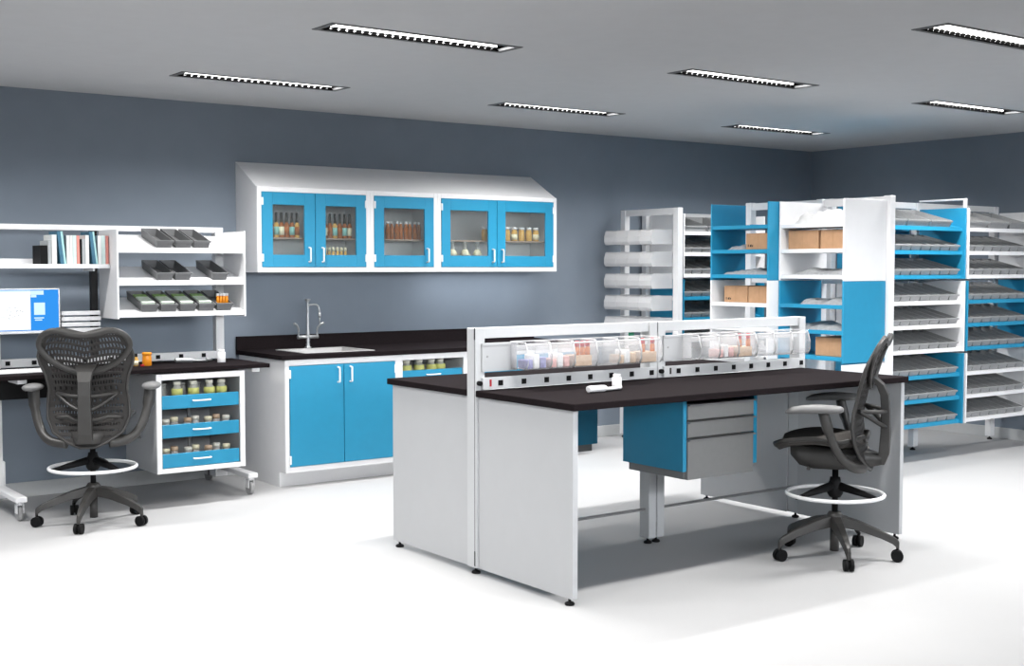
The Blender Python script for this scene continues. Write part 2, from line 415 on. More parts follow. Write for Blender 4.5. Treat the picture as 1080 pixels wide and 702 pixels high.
m.lathe([(.0095, 0), (.011, .015), (.009, .04)], (fx + .083, fy - .032, fz + .232)); m.lathe([(.004, 0), (.005, .045)], (fx + .083, fy - .032, fz + .188))
m.build('spout', STEEL, t)
m = MB(); m.tube([(fx - .085, fy, fz + .085), (fx + .085, fy, fz + .085)], .014, 12); m.build('crossbar', STEEL, t)
for s in (-1, 1):
    m = MB(); m.tube(smooth_path([(fx + s * .08, fy, fz + .085), (fx + s * .078, fy, fz + .14), (fx + s * .095, fy - .01, fz + .175), (fx + s * .125, fy - .02, fz + .19)], 5), [.007] * 6 + [.0075] * 5 + [.009] * 5, 10)
    m.build('lever', STEEL, t)

# ------------------------------------------------------------------ mobile workbench at the left
DT = .90
t = thing('mobile_workbench', 'mobile workbench on casters with black top and tall white frame at the left', 'workbench', (2.8, 8.1, 0))
B(1.955, 3.70, 7.78, 8.40, .873, DT).build('tabletop', TOP, t, .003)
PX = [2.10, 2.74, 3.617]
for px in (PX[0], PX[2]):
    p = B(px - .03, px + .03, 8.405, 8.465, .12, 1.823).build('post', WHITE, t, .002)
    B(px + .027, px + .031, 8.43, 8.436, .95, 1.80).build('slot', DARKM, p)
B(PX[1] - .022, PX[1] + .022, 8.42, 8.46, .9, 1.79).build('post', DARKM, t, .002)  # middle post coloured black in place of the shade on its side
B(PX[0] + .03, PX[2] - .03, 8.408, 8.45, 1.787, 1.823).build('top_rail', WHITE, t, .002)
pr = B(PX[0] + .03, PX[2] - .03, 8.402, 8.45, .903, .955).build('power_rail', WHITE, t, .002)
for i in range(9):
    x = 2.17 + .165 * i
    B(x - .014, x + .014, 8.395, 8.403, .917, .943).build('outlet', BLACK, pr)
for px in (PX[0], PX[2]):
    B(px - .045, px + .045, 8.41, 8.52, .06, .30).build('leg_column', WHITE, t, .003)
    B(px - .035, px + .035, 7.88, 8.70, .118, .15).build('foot', WHITE, t, .004)
    B(px - .028, px + .028, 7.82, 8.40, .845, .873).build('top_bracket', WHITE, t, .003)
    for cy in (7.93, 8.64):
        c = MB(); c.lathe([(.018, 0), (.018, .012)], (px, cy, .107))
        c.box(px - .022, px - .016, cy - .02, cy + .028, .045, .11); c.box(px + .016, px + .022, cy - .02, cy + .028, .045, .11); c.box(px - .022, px + .022, cy - .02, cy + .028, .098, .108)
        co = c.build('caster', WHITE, t, .002)
        MB().tube([(px - .012, cy + .008, .046), (px + .012, cy + .008, .046)], .046, 20).build('wheel', CASTG, co)
dr = B(1.90, 2.715, 8.02, 8.36, .735, .8725).build('pencil_drawer', BLACK, t, .004)

t = thing('book_shelf', 'long white book shelf holding books over the left workbench', 'shelf', (1.9, 8.17, 1.53))
B(1.60, 2.762, 8.17, 8.40, 1.538, 1.565).build('shelf_board', WHITE, t, .002)
B(1.60, 2.762, 8.385, 8.404, 1.565, 1.60).build('back_lip', WHITE, t)
B(2.66, 2.672, 8.2, 8.4, 1.52, 1.538).build('bracket', WHITE, t)

# books: x0, x1, height, material, lean(top offset to the left)
BK = [(2.327, 2.370, .118, BLACK, 0, 'black box-like book end at the left end of the books'),
      (2.373, 2.394, .150, BKG, 0, 'grey book next to the black book end'),
      (2.397, 2.428, .186, BKW, 0, 'white book just left of the first leaning blue book'),
      (2.452, 2.488, .208, BKB, .022, 'blue book with pale teal spine, left one of the two leaning'),
      (2.490, 2.510, .183, BKW, 0, 'first white book right of the left leaning blue book'),
      (2.512, 2.528, .183, BKW, 0, 'second white book right of the left leaning blue book'),
      (2.530, 2.552, .184, BKP, 0, 'pale green book left of the first salmon book'),
      (2.554, 2.572, .183, BKS, 0, 'salmon book in the middle of the row of books'),
      (2.574, 2.586, .16, BLACK, 0, 'thin black book right of the middle salmon book'),
      (2.588, 2.608, .162, BKG, 0, 'grey book between the thin black and a white book'),
      (2.610, 2.632, .186, BKW, 0, 'white book just left of the second leaning blue book'),
      (2.656, 2.689, .208, BKB, .022, 'blue book with pale teal spine, right one of the two leaning'),
      (2.690, 2.712, .184, BKW, 0, 'white book right of the second leaning blue book'),
      (2.714, 2.738, .184, BKP, 0, 'pale green book left of the end salmon book'),
      (2.740, 2.758, .184, BKS, 0, 'salmon book at the right end of the row of books')]
for x0, x1, h, mt, lean, lab in BK:
    y0, y1, z = 8.185, 8.36, 1.5655
    t = thing('book', lab, 'book', (x0, y0, z), 'books on the white shelf')
    def sh(m):
        return m.xf(Matrix.Translation((x0, 0, z)) @ Matrix(((1, 0, -lean / h, 0), (0, 1, 0, 0), (0, 0, 1, 0), (0, 0, 0, 1))) @ Matrix.Translation((-x0, 0, -z))) if lean else m
    m = MB(); k = .0025
    m.box(x0, x0 + k, y0 + .002, y1, z, z + h); m.box(x1 - k, x1, y0 + .002, y1, z, z + h)
    sh(m).build('cover', mt, t)
    sh(B(x0 if not lean else x0 + .022, x1, y0, y0 + .003, z, z + h)).build('spine', BKT if lean else mt, t)
    if lean: sh(B(x0, x0 + .022, y0, y0 + .003, z, z + h)).build('front_board', BKB, t)
    sh(B(x0 + k, x1 - k, y0 + .003, y1 - .004, z + .002, z + h - .003)).build('pages', BKW, t)

# slanted shelf unit with bins
SX0, SX1, SYF, SYB = 2.765, 3.655, 8.05, 8.40
t = thing('slanted_shelf_unit', 'white hung shelf unit with three slanted shelves of small grey bins', 'shelf', (SX0, SYF, 1.21))
for xa in (SX0, SX1 - .012): B(xa, xa + .012, SYF, SYB, 1.21, 1.79).build('side_panel', WHITE, t, .0015)
SLF = [(1.668, .075), (1.455, .075), (1.248, .075)]
TH = math.atan2(.095, .34)
for z, dz in SLF:
    m = MB(); y0, y1 = SYF + .012, SYB - .004
    m.prism([(SX0 + .012, y0, z - .028), (SX0 + .012, y0, z), (SX0 + .012, y1, z + .095), (SX0 + .012, y1, z + .083), (SX0 + .012, y0 + .012, z - .014), (SX0 + .012, y0 + .012, z - .028)], (SX1 - SX0 - .024, 0, 0))
    m.build('shelf', WHITE, t)
PARTB = mat('parts_bin_grey', (.15, .152, .155), .55, var=.05)
tm = tray_mb(.112, .30, .056, cut=.08)
tray0 = tm.build('bin_mesh_source', PARTB); traymesh = tray0.data; bpy.data.objects.remove(tray0)
def packs(name_mat_list, par, loc, rot):
    pass
bins = [(0, x, None) for x in (3.09, 3.222, 3.35)] + [(1, x, None) for x in (3.09, 3.215, 3.475)] + [(2, x, 'g') for x in (2.985, 3.116, 3.247, 3.378)] + [(2, 3.505, 'o')]
desc = ['first from left on the top', 'middle one on the top', 'right one on the top', 'first from left on the middle', 'second from left on the middle', 'lone right one on the middle',
        'first from left on the bottom', 'second from left on the bottom', 'third from left on the bottom', 'fourth from left on the bottom', 'rightmost on the bottom']
for (lv, x, cont), ds in zip(bins, desc):
    z = SLF[lv][0]
    o = bpy.data.objects.new('parts_bin', traymesh.copy()); COL.objects.link(o)
    o.location = (x, SYF + .022, z + .0045); o.rotation_euler = (TH, 0, 0)
    tag(o, 'small grey bin, %s slanted shelf over the workbench' % ds, 'bin', 'grey bins on the slanted shelves')
    ORG[o] = Vector((0, 0, 0))
    R = Matrix.Translation(o.location) @ Matrix.Rotation(TH, 4, 'X')
    if cont == 'g':
        for q, (y0, y1, mt, lab) in enumerate(((.03, .16, PALEP, 'pale packets'), (.165, .215, GREENP, 'green packets'), (.22, .27, GREYBIN, ''))):
            if not lab: continue
            p = B(-.044, .044, y0, y1, .012, .058).xf(R).build('packet_stack', mt, None, .003, origin=(x, SYF + .05, z + .02))
            tag(p, 'stack of %s in the bin %s slanted shelf' % (lab, ds), 'packets', 'packets in the bottom shelf bins')
    if cont == 'o':
        for k in range(4):
            xx, y = x - .033 + .022 * k, SYF + .055 + .0
            v = thing('capped_vial', 'orange vial with white cap, %s from left in the rightmost bottom bin' % ORD[k], 'vial', (xx, y, z + .022), 'orange vials in the rightmost bottom bin')
            MB().lathe([(.0105, 0), (.0105, .075), (.009, .08)], (xx, y, z + .022), 12).build('body', ORANGE, v)
            MB().lathe([(.011, .08), (.011, .098)], (xx, y, z + .022), 12).build('cap', WHITE, v)

# monitor
t = thing('monitor', 'flat monitor with white window and blue panel over the left workbench', 'monitor', (2.15, 8.22, 1.13))
mx0, mx1, mz0, mz1, my = 1.84, 2.445, 1.128, 1.412, 8.20
fr = MB(); fr.box(mx0, mx1, my + .004, my + .03, mz0, mz1)
fr.box(mx0, mx1, my - .002, my + .004, mz0, mz0 + .018); fr.box(mx0, mx1, my - .002, my + .004, mz1 - .008, mz1); fr.box(mx0, mx0 + .008, my - .002, my + .004, mz0, mz1); fr.box(mx1 - .008, mx1, my - .002, my + .004, mz0, mz1)
fr.build('bezel', SILVER, t, .001)
sc = B(mx0 + .008, mx1 - .008, my + .001, my + .004, mz0 + .018, mz1 - .008).build('screen', SCRB, t)
def pxbox(xa, xb, za, zb, mt, nm, lay=0): return B(xa, xb, my - .0005 - .0006 * lay, my + .001, za, zb).build(nm, mt, sc)
pxbox(mx0 + .012, 2.263, mz0 + .024, 1.392, SCRW, 'window'); pxbox(mx0 + .012, 2.263, 1.392, 1.400, SCRP, 'title_bar')
pxbox(2.263, 2.345, 1.372, 1.398, SCRP, 'icon', 1); pxbox(2.266, 2.30, 1.356, 1.371, SCRP, 'icon', 1)
pxbox(2.285, 2.352, 1.245, 1.322, SCRP, 'icon', 1)
for k in range(2): pxbox(2.285 + .004 * k, 2.345 - .012 * k, 1.222 - .013 * k, 1.229 - .013 * k, SCRP, 'text_line', 1)
dd = MB()
for k in range(26):
    w = random.random() * 2 * PI; r = .045 * random.random() ** .6; xx, zz = 2.165 + r * 1.3 * math.cos(w), 1.258 + r * math.sin(w)
    dd.box(xx, xx + .003 + .007 * random.random(), my - .0018, my, zz, zz + .002 + .002 * random.random())
dd.box(2.08, 2.11, my - .0018, my, 1.232, 1.2335)
dd.build('drawing', SCRG, sc)
B(2.05, 2.10, my + .03, 8.404, 1.24, 1.29).build('arm', SILVER, t, .003)

# letter trays
t = thing('letter_tray', 'stack of pale slatted letter trays between monitor and shelf unit', 'tray', (2.59, 8.2, 1.08))
for k in range(5):
    z = 1.245 - .0365 * k; m = MB(); xa, xb = 2.462, 2.709 + .004 * (k % 2)
    m.prism([(xa, 8.22, z - .008), (xa, 8.22, z + .016), (xa, 8.226, z + .018), (xa, 8.40, z + .006), (xa, 8.40, z)], (xb - xa, 0, 0))
    m.build('tray', TRAYP, t, .001)
B(2.50, 2.53, 8.39, 8.43, 1.07, 1.25).build('bracket', TRAYP, t); B(2.53, 2.7165, 8.412, 8.43, 1.1, 1.12).build('hook', TRAYP, t)

# things on the workbench
t = thing('keyboard', 'thin white keyboard at the left end of the workbench', 'keyboard', (2.1, 7.97, DT))
kb = MB(); kb.prism([(1.86, 7.93, DT + .0005), (1.86, 7.93, DT + .010), (1.86, 8.06, DT + .018), (1.86, 8.06, DT + .0005)], (.43, 0, 0))
kb.build('case', WHITE, t, .002)
m = MB()
for r_ in range(4):
    for c_ in range(15):
        x = 1.875 + c_ * .027; y = 7.942 + r_ * .028; z = DT + .011 + .0017 * r_
        m.box(x, x + .022, y, y + .022, z, z + .004)
m.build('keys', TRAYP, t)
jar('pill_bottle', 'small clear bottle with black cap on the workbench beside the orange jar', 'bottle', .017, .082, HONEY, BLACK, (2.888, 8.075, DT + .0008), CREAM, None, .6, .25)
t = jar('orange_jar', 'square-shouldered orange jar standing on the workbench', 'jar', .03, .088, ORANGE, ORANGE, (2.957, 8.06, DT + .0008), None, None, .93, .2)
t = thing('red_cap', 'loose red cap lying between the small bottle and orange jar', 'cap', (2.915, 8.03, DT + .0008)); MB().lathe([(.012, 0), (.012, .01), (.010, .012)], (2.915, 8.03, DT + .0008)).build('cap_shell', RED, t)
def white_bottle(loc, label, h=.075, r=.026):
    t = thing('white_bottle', label, 'bottle', loc, 'white bottles with pipettes')
    MB().lathe([(r * .95, 0), (r, .003), (r, h * .74), (r * .9, h * .78), (r * .9, h * .8)], loc, 20).build('body', WHITE, t)
    MB().lathe([(r * .78, h * .8), (r * .78, h * .97), (r * .7, h)], loc, 20).build('cap', WHITE, t)
white_bottle((3.475, 8.06, DT + .0008), 'white bottle on the workbench right end beside a grey pipette', .088, .028)
white_bottle((4.212, 4.83, .9328), 'white bottle on the island top beside a white pipette', .072, .025)
def pipette(loc, ang, label, mt):
    t = thing('pipette', label, 'pipette', (0, 0, 0), 'pipettes lying on the tops')
    m = MB(); m.tube(smooth_path([(-.11, 0, .017), (-.09, 0, .018), (0, 0, .016), (.012, 0, .013)], 5), [.012] + [.0165] * 9 + [.016] * 5 + [.012], 12); m.build('handle', mt, t)
    m = MB(); m.prism([(.0, -.012, .006), (.12, -.014, .006), (.145, 0, .006), (.12, .016, .006), (.0, .012, .006)], (0, 0, .012)); m.build('shaft', mt, t, .003)
    m = MB(); m.box(.005, .125, -.013, .013, .0003, .006); m.build('underside', BLACK, t)
    m = MB(); m.tube([(.10, -.02, .02), (.155, .02, .014)], .008, 10); m.build('tip_ejector', mt, t)
    t.location = loc; t.rotation_euler = (0, 0, ang)
pipette((4.04, 4.735, .9338), math.radians(8), 'white pipette lying flat on the island top', WHITE)
pipette((3.30, 8.16, DT + .0018), math.radians(-2), 'grey pipette lying on the workbench near its right end', STEEL)

# suspended cabinet with blue trays
cx0, cx1, cyf, cyb, cz0, cz1 = 2.915, 3.52, 7.80, 8.36, .222, .862
t = thing('suspended_cabinet', 'white open-front cabinet with three blue drawers hung under the workbench', 'cabinet', (cx0, cyf, cz0))
m = MB(); k = .018
for xa in (cx0, cx1 - k): m.box(xa, xa + k, cyf, cyb, cz0, cz1)
m.box(cx0 + k, cx1 - k, cyf, cyb, cz0, cz0 + k); m.box(cx0 + k, cx1 - k, cyf, cyb, cz1 - k, cz1); m.box(cx0 + k, cx1 - k, cyb - k, cyb, cz0 + k, cz1 - k)
m.build('carcass', PANELW, t)
s = .034; f = MB(); f.box(cx0, cx0 + s, cyf - .014, cyf, cz0, cz1); f.box(cx1 - s, cx1, cyf - .014, cyf, cz0, cz1); f.box(cx0 + s, cx1 - s, cyf - .014, cyf, cz0, cz0 + .03); f.box(cx0 + s, cx1 - s, cyf - .014, cyf, cz1 - .038, cz1)
f.build('face_frame', WHITE, t, .002)
ROWS = [(.635, .722), (.448, .533), (.256, .345)]
for za, zb in ROWS: drawer_tray(cx0 + s, cx1 - s, cyf, za, zb, t)
B((cx0 + cx1) / 2 - .01, (cx0 + cx1) / 2 + .01, cyf + .2, cyf + .215, cz0 + .02, cz1 - .02).build('divider', GREYMET, t)
for i, x in enumerate((3.083, 3.195, 3.305, 3.39)):
    jar('labelled_jar', 'clear jar with yellow label, %s from left in the top blue drawer' % ORD[i], 'jar', .036, .158, JARW, FILLW, (x, cyf + .07, .6475), YELLOW, 'jars in the top blue drawer', .62, .14, (.5, .82))
    z = .6475
for i, x in enumerate((3.02, 3.15, 3.255)):
    jar('plain_jar', 'empty clear jar, %s from left behind the labelled jars' % ORD[i], 'jar', .034, .14, JARW, JARW, (x, cyf + .17, .6475), None, 'empty jars in the top blue drawer', .8, .12)
for rw, (za, zb) in enumerate(ROWS[1:]):
    for i, x in enumerate((3.0, 3.065, 3.15, 3.21, 3.29, 3.355, 3.415)):
        jar('specimen_pot', 'small pale specimen pot, %s from left in the %s blue drawer' % (ORD[i], ['middle', 'bottom'][rw]), 'pot', .028, .105 + .008 * (i % 2), JARW, [FILLW, CREAM, BEIGE][(i + rw) % 3], (x, cyf + .06 + .02 * (i % 2), za + .0125), BEIGE if (i + rw) % 2 else CREAM, 'specimen pots in the %s blue drawer' % ['middle', 'bottom'][rw], .8, .25)

# ------------------------------------------------------------------ island bench
IT = .932; IX0, IX1 = 3.597, 5.985
def foot_mb(x, y): return MB().lathe([(.022, 0), (.024, .006), (.02, .012), (.007, .018), (.007, .034)], (x, y, 0))
def bench(ya, yb, front, label):
    t = thing('lab_bench', label, 'bench', (4.8, (ya + yb) / 2, 0), 'island benches')
    B(3.565, 5.995, ya, yb, IT - .032, IT).build('tabletop', TOP, t, .003)
    pa, pb = (ya + .03, yb) if front else (ya, yb - .03)
    for xa in (IX0 - .012, IX1 - .018):
        p = B(xa, xa + .03, pa, pb, .032, IT - .032).build('end_panel', PANELW, t, .0015)
        foot_mb(xa + .015, (pa + .04) if front else (pb - .045)).build('levelling_foot', BLACK, p)
    return t
bench(4.38, 5.158, True, 'near half of the island bench, black top and white end panels')
bench(5.242, 6.02, False, 'far half of the island bench behind the bin rail')
FRAME_DIM = mat('frame_white_dimmed', (.54, .55, .56), .45, var=.015)  # frame white greyed to imitate weaker light on the island
SLOTG = mat('grey_slot', (.16, .16, .165), .6)
def frame(x0, x1, label):
    t = thing('bin_rail_frame', label, 'frame', (x0, 5.2, 0), 'island bin frames')
    for k, xa in enumerate((x0, x1 - .056)):
        p = B(xa, xa + .056, 5.16, 5.24, .034, 1.243).build('post', FRAME_DIM, t, .003)
        foot_mb(xa + .028, 5.2).build('levelling_foot', BLACK, p)
        xs_ = xa - .001 if k == 0 else xa + .055
        B(xs_, xs_ + .002, 5.168, 5.173, .06, 1.235).build('slot', SLOTG, p)
        for za, zb in ((1.185, 1.243), (.045, .12)): B(xs_ - .0005, xs_ + .0025, 5.166, 5.175, za, zb).build('slot', DARKM, p)
    B(x0 + .056, x1 - .056, 5.172, 5.228, 1.190, 1.243).build('top_rail', FRAME_DIM, t, .002)
    B(x0 + .056, x1 - .056, 5.178, 5.222, 1.120, 1.145).build('bin_rail', FRAME_DIM, t, .002)
    pr = B(x0 + .03, x1 - .03, 5.142, 5.1595, .936, .995).build('power_rail', FRAME_DIM, t, .002)
    B(x0 + .071, x0 + .082, 5.139, 5.143, .95, .985).build('switch', RED if x0 < 4 else INK, pr)
    MB().tube([(x0 + .014, 5.158, .968), (x0 + .014, 5.136, .968)], .012, 12).build('plug', BLACK, pr)
    for i in range(8):
        x = x0 + .138 + .147 * i
        B(x - .0135, x + .0135, 5.137, 5.143, .952, .979).build('outlet', BLACK, pr)
    m = MB(); m.box(x0 + .03, x0 + .245, 5.146, 5.158, 1.024, 1.158); m.box(x0 + .03, x0 + .25, 5.142, 5.158, 1.152, 1.168)
    bp = m.build('blank_panel', PANELW, t, .002)
    MB().tube([(x0 + .06, 5.147, 1.10), (x0 + .06, 5.142, 1.10)], .005, 10).build('screw', CASTG, bp)
    B(x0 + .056, x1 - .056, 5.161, 5.239, .902, .930).build('gap_filler', FRAME_DIM, t)  # filler strip added to stop lamp light passing between the tops
    B(x0 + .056, x1 - .056, 5.19, 5.21, .188, .200).build('stretcher', GREYMET, t)
    return t
F1 = frame(3.570, 4.797, 'pale bin frame with power rail, left half of the island')
F2 = frame(4.803, 6.030, 'pale bin frame with power rail, right half of the island')
# clear hopper bins hung on the frame
def hopper_mb(w, l, h, t=.003):
    """stacking bin with a tall bulging front; back at y=0, front towards -y"""
    m = MB(); a = w / 2
    fr = [(-l + .012, 0), (-l - .004, h * .22), (-l - .004, h * .55), (-l + .012, h * .93)]
    prof = [(0, 0)] + fr + [(-l + .02, h), (0, h)]
    for xa in (-a, a - t): m.prism([(xa, y, z) for y, z in prof], (t, 0, 0))
    m.box(-a + t, a - t, -l + .012, 0, 0, t); m.box(-a + t, a - t, -t, 0, t, h)
    for (y0, z0), (y1, z1) in zip(fr, fr[1:]):
        m.prism([(-a + t, y0, z0), (-a + t, y1, z1), (-a + t, y1 + t, z1), (-a + t, y0 + t, z0)], (w - 2 * t, 0, 0))
    return m
def hopper_rim(w, l, h, t=.003):
    m = MB(); a = w / 2
    m.tube([(-a, -l + .012, h * .93), (a, -l + .012, h * .93)], .0045, 8)
    m.box(-a - .002, a + .002, -.012, 0, h, h + .004)
    for xa in (-a - .002, a - t): m.box(xa, xa + t + .002, -l + .02, -.012, h - .002, h + .003)
    for sx in (-1, 1): m.tube([(sx * a, -l + .012, .002), (sx * a, -l - .004, h * .22), (sx * a, -l - .004, h * .55), (sx * a, -l + .012, h * .93), (sx * a, -l + .02, h)], .003, 6)
    return m
def hopper(w, l, h, loc, rot, label, group):
    o = hopper_mb(w, l, h).build('clear_bin', BINC, None, origin=(0, 0, 0))
    hopper_rim(w, l, h).build('rim', BINR, o)
    o.location = loc; o.rotation_euler = (0, 0, rot); tag(o, label, 'bin', group); return o
conts = ['violet', 'rosy', 'amber', 'empty', 'beige', 'amber']
conts2 = ['empty', 'rosy', 'amber', 'empty', 'empty', 'empty']
BW = .1515
for half, (xs0, cc) in enumerate(((3.768, conts), (4.966, conts2))):
    hn = ['left', 'right'][half]
    for i, ct in enumerate(cc):
        x = xs0 + BW * (i + .5); y = 5.140; z = 1.034; l, h = .145, .136
        hopper(BW - .004, l, h, (x, y, z), 0, 'clear hopper bin, %s from left on the %s half of the island frame' % (ORD[i], hn), 'clear bins on the island frame')
        if ct == 'amber':
            for k, dx in enumerate((-.034, .002, .036)):
                if half == 1 and k == 1 or half == 0 and i == 5 and k == 1: continue
                p = (x + dx, y - .112, z + .060)
                v = thing('dropper_bottle', 'red-capped amber dropper bottle, %s in the %s bin, %s frame half' % (['left', 'middle', 'right'][k], ORD[i], hn), 'bottle', p, 'red-capped amber bottles in clear bins')
                MB().lathe([(.012, 0), (.0135, .003), (.0135, .036), (.006, .046)], p, 12).build('body', AMBERL, v)
                MB().lathe([(.012, .044), (.0125, .047), (.0125, .066), (.009, .073)], p, 12).build('cap', RED, v)
            pk = B(x - .055, x + .055, y - l + .018, y - .03, z + .004, z + .0595).build('carton', BEIGE, None, .003, origin=(x, y - .1, z)); tag(pk, 'beige carton under amber bottles in the %s bin of the %s frame half' % (ORD[i], hn), 'carton', 'cartons in clear bins')
        elif ct != 'empty':
            mt = {'violet': PURPLE, 'rosy': PINK, 'beige': BEIGE}[ct]
            for k in range(3):
                dx = -.042 + .042 * k
                pk = B(x + dx - .018, x + dx + .018, y - l + .02, y - .04, z + .0045, z + [.05, .075, .06][k]).build('packet', [mt, WBAG, mt][k], None, .006, 2, origin=(x + dx, y - .1, z)); tag(pk, '%s packet, %s one in the %s bin of the %s frame half' % (ct if k != 1 else 'white', ['left', 'middle', 'right'][k], ORD[i], hn), 'packet', 'packets in clear bins')
    for k in range(0):
        pass
tg = B(4.655, 4.69, 5.235, 5.242, 1.15, 1.195).build('green_tag', GREEN, F1)

# drawer pedestals under the island
def pedestal(x0, x1, yf, yb, label, sgn):
    """front at yf; sgn=-1 front faces -y"""
    t = thing('drawer_pedestal', label, 'drawer unit', ((x0 + x1) / 2, (yf + yb) / 2, .455), 'pedestals under the island')
    d = .026; zt = IT - .033
    ya, yb_ = min(yf, yb), max(yf, yb)
    for xa in (x0, x1 - d): B(xa, xa + d, ya, yb_, .505, zt).build('side_panel', BLUE, t, .0015)
    B(x0 + d, x1 - d, yb - (.02 if sgn < 0 else -.02) if sgn < 0 else yb, yb if sgn < 0 else yb + .02, .505, zt).build('back_panel', BLUE, t)
    B(x0 + .025, x1 - .025, ya + .02, yb_ - .02, .462, .52).build('base', GREYMET, t, .002)
    for za, zb in ((.462, .672), (.678, .762), (.768, .852)):
        dp = min(.35, abs(yf - yb) - .04); y0, y1 = (yf - .006, yf + dp) if sgn < 0 else (yf - dp, yf + .006)
        do = B(x0 + d + .003, x1 - d - .008, y0, y1, za, zb - .012).build('drawer', GREYMET, t, .002)
        m = MB(); m.prism([(x0 + d + .003, y0, zb - .012), (x0 + d + .003, y0 - .014, zb - .010), (x0 + d + .003, y0 - .014, zb - .004), (x0 + d + .003, y0 + .02, zb), (x0 + d + .003, y0 + .02, zb - .012)], (x1 - x0 - 2 * d - .006, 0, 0)) if sgn < 0 else MB().box(x0 + d, x1 - d, y1 - .02, y1 + .01, zb - .012, zb)
        (m if sgn < 0 else MB().box(x0 + d, x1 - d, y1 - .02, y1 + .01, zb - .012, zb)).build('pull', GREYMET, do)
    return t
pedestal(4.475, 5.02, 4.62, 5.08, 'blue and grey three-drawer pedestal hanging under the near island top', -1)
pedestal(4.27, 4.805, 6.0, 5.68, 'blue drawer pedestal hanging under the far island top', 1)

# ------------------------------------------------------------------ drafting chairs
def outline(z):
    T = [(.475, .02), (.51, .11), (.57, .2), (.66, .236), (.75, .236), (.84, .224), (.93, .238), (1.01, .265), (1.085, .275), (1.15, .235), (1.18, .185), (1.195, .13)]
    for (a, wa), (b, wb) in zip(T, T[1:]):
        if a <= z <= b: return wa + (wb - wa) * (z - a) / (b - a)
    return T[0][1] if z < .5 else T[-1][1]
def backx(z, y=0):
    T = [(.47, -.19), (.54, -.165), (.62, -.14), (.72, -.125), (.80, -.13), (.92, -.160), (1.05, -.205), (1.2, -.265)]
    x = T[-1][1]
    for (a, wa), (b, wb) in zip(T, T[1:]):
        if a <= z <= b: x = wa + (wb - wa) * (z - a) / (b - a); break
    return x + .28 * y * y
def topz(y):  # butterfly dip of the upper edge
    return 1.158 + .032 * math.sin(min(abs(y) / .165, 1) * PI / 2) - max(0, abs(y) - .165) ** 2 * 5
def chair(loc, ang, base_ang, label):
    t = thing('drafting_chair', label, 'chair', (0, 0, 0), 'mesh drafting chairs')
    # five-star base
    m = MB(); m.lathe([(.04, .165), (.046, .185), (.044, .225), (.032, .245)], (0, 0, 0), 20)
    m.lathe([(.024, .035), (.024, .16)], (0, 0, 0), 16)
    for k in range(5):
        a = base_ang + 2 * PI * k / 5; R = Matrix.Rotation(a, 4, 'Z')
        q = MB(); rings = []
        for r, zc, w, h in ((.02, .205, .036, .034), (.12, .185, .029, .029), (.24, .143, .023, .023), (.300, .116, .018, .022), (.322, .100, .014, .026), (.332, .085, .011, .028)):
            rings.append([Vector((r, -w, zc - h)), Vector((r, w, zc - h)), Vector((r, w * .7, zc + h * .7)), Vector((r, -w * .7, zc + h * .7))])
        q.loft(rings).xf(R); m.v += [] ; m.add(q.v, q.f)
    bo = m.build('star_base', CHAIRF, t, .003)
    for k in range(5):
        a = base_ang + 2 * PI * k / 5; R = Matrix.Rotation(a, 4, 'Z')
        sw = random.uniform(-.5, .5); R2 = Matrix.Translation(R @ Vector((.322, 0, 0))) @ Matrix.Rotation(a + sw, 4, 'Z')
        c = MB()
        for s in (-1, 1): c.tube([(.0, s * .006, .031), (.0, s * .024, .031)], .031, 18)
        c.tube([(0, -.008, .031), (0, .008, .031)], .02, 12); c.tube([(0, 0, .04), (0, 0, .09)], .006, 8)
        c.xf(R2).build('caster', BLACK, bo)
    MB().lathe([(.0165, .2), (.0165, .50)], (0, 0, 0), 16).build('gas_lift', BLACK, t)
    # foot ring
    fr = MB(); fr.tube([(.252 * math.cos(2 * PI * k / 48), .252 * math.sin(2 * PI * k / 48), .342) for k in range(48)], .0105, 10, closed=True)
    fo = fr.build('foot_ring', WHITE, t)
    h = MB(); h.lathe([(.03, .325), (.042, .345), (.042, .39), (.030, .41), (.027, .43)], (0, 0, 0), 16)
    for k in range(3):
        a = base_ang + .55 + 2 * PI * k / 3; ca, sa = math.cos(a), math.sin(a)
        h.tube([(.03 * ca, .03 * sa, .382), (.15 * ca, .15 * sa, .357), (.252 * ca, .252 * sa, .333)], [.032, .023, .010], 8, flat=.75)
    h.build('ring_hub', BLACK, fo)
    # seat mechanism and seat
    m = MB(); rings = []
    for x, w, z0, z1 in ((-.24, .045, .515, .56), (-.15, .09, .498, .58), (-.02, .12, .488, .595), (.10, .12, .488, .60), (.17, .125, .505, .605), (.215, .14, .56, .61)):
        rings.append([Vector((x, -w, z0)), Vector((x, w, z0)), Vector((x, w * 1.1, z1)), Vector((x, -w * 1.1, z1))])
    m.loft(rings, True); mech = m.build('tilt_mechanism', CHAIRF, t)
    MB().tube([(.12, .09, .50), (.12, .13, .495), (.12, .15, .49)], [.008, .008, .01], 8).build('lever', CHAIRF, mech)
    k = MB(); k.tube([(.02, -.10, .52), (.02, -.24, .53), (.02, -.25, .53), (.02, -.251, .53), (.02, -.28, .53)], [.007, .007, .007, .024, .024], 12)
    k.build('adjuster_knob', CHAIRF, mech)
    m = MB(); nx, ny = 18, 16; top = []; bot = []
    def sp(u, v, dz):
        x = -.155 + .445 * u; w = .222 * (1 - .5 * max(0, (.22 - u) / .22) ** 2) * (1 - .22 * max(0, (u - .72) / .28) ** 2)
        y = (2 * v - 1) * w
        z = .625 + .03 * math.sin(PI * min(1, max(0, (u - .25) / .6))) * .5 + .028 * abs(2 * v - 1) ** 2.5 - .022 * max(0, (u - .8) / .2) ** 2 + .025 * max(0, (.25 - u) / .25)
        return Vector((x, y, z + dz))
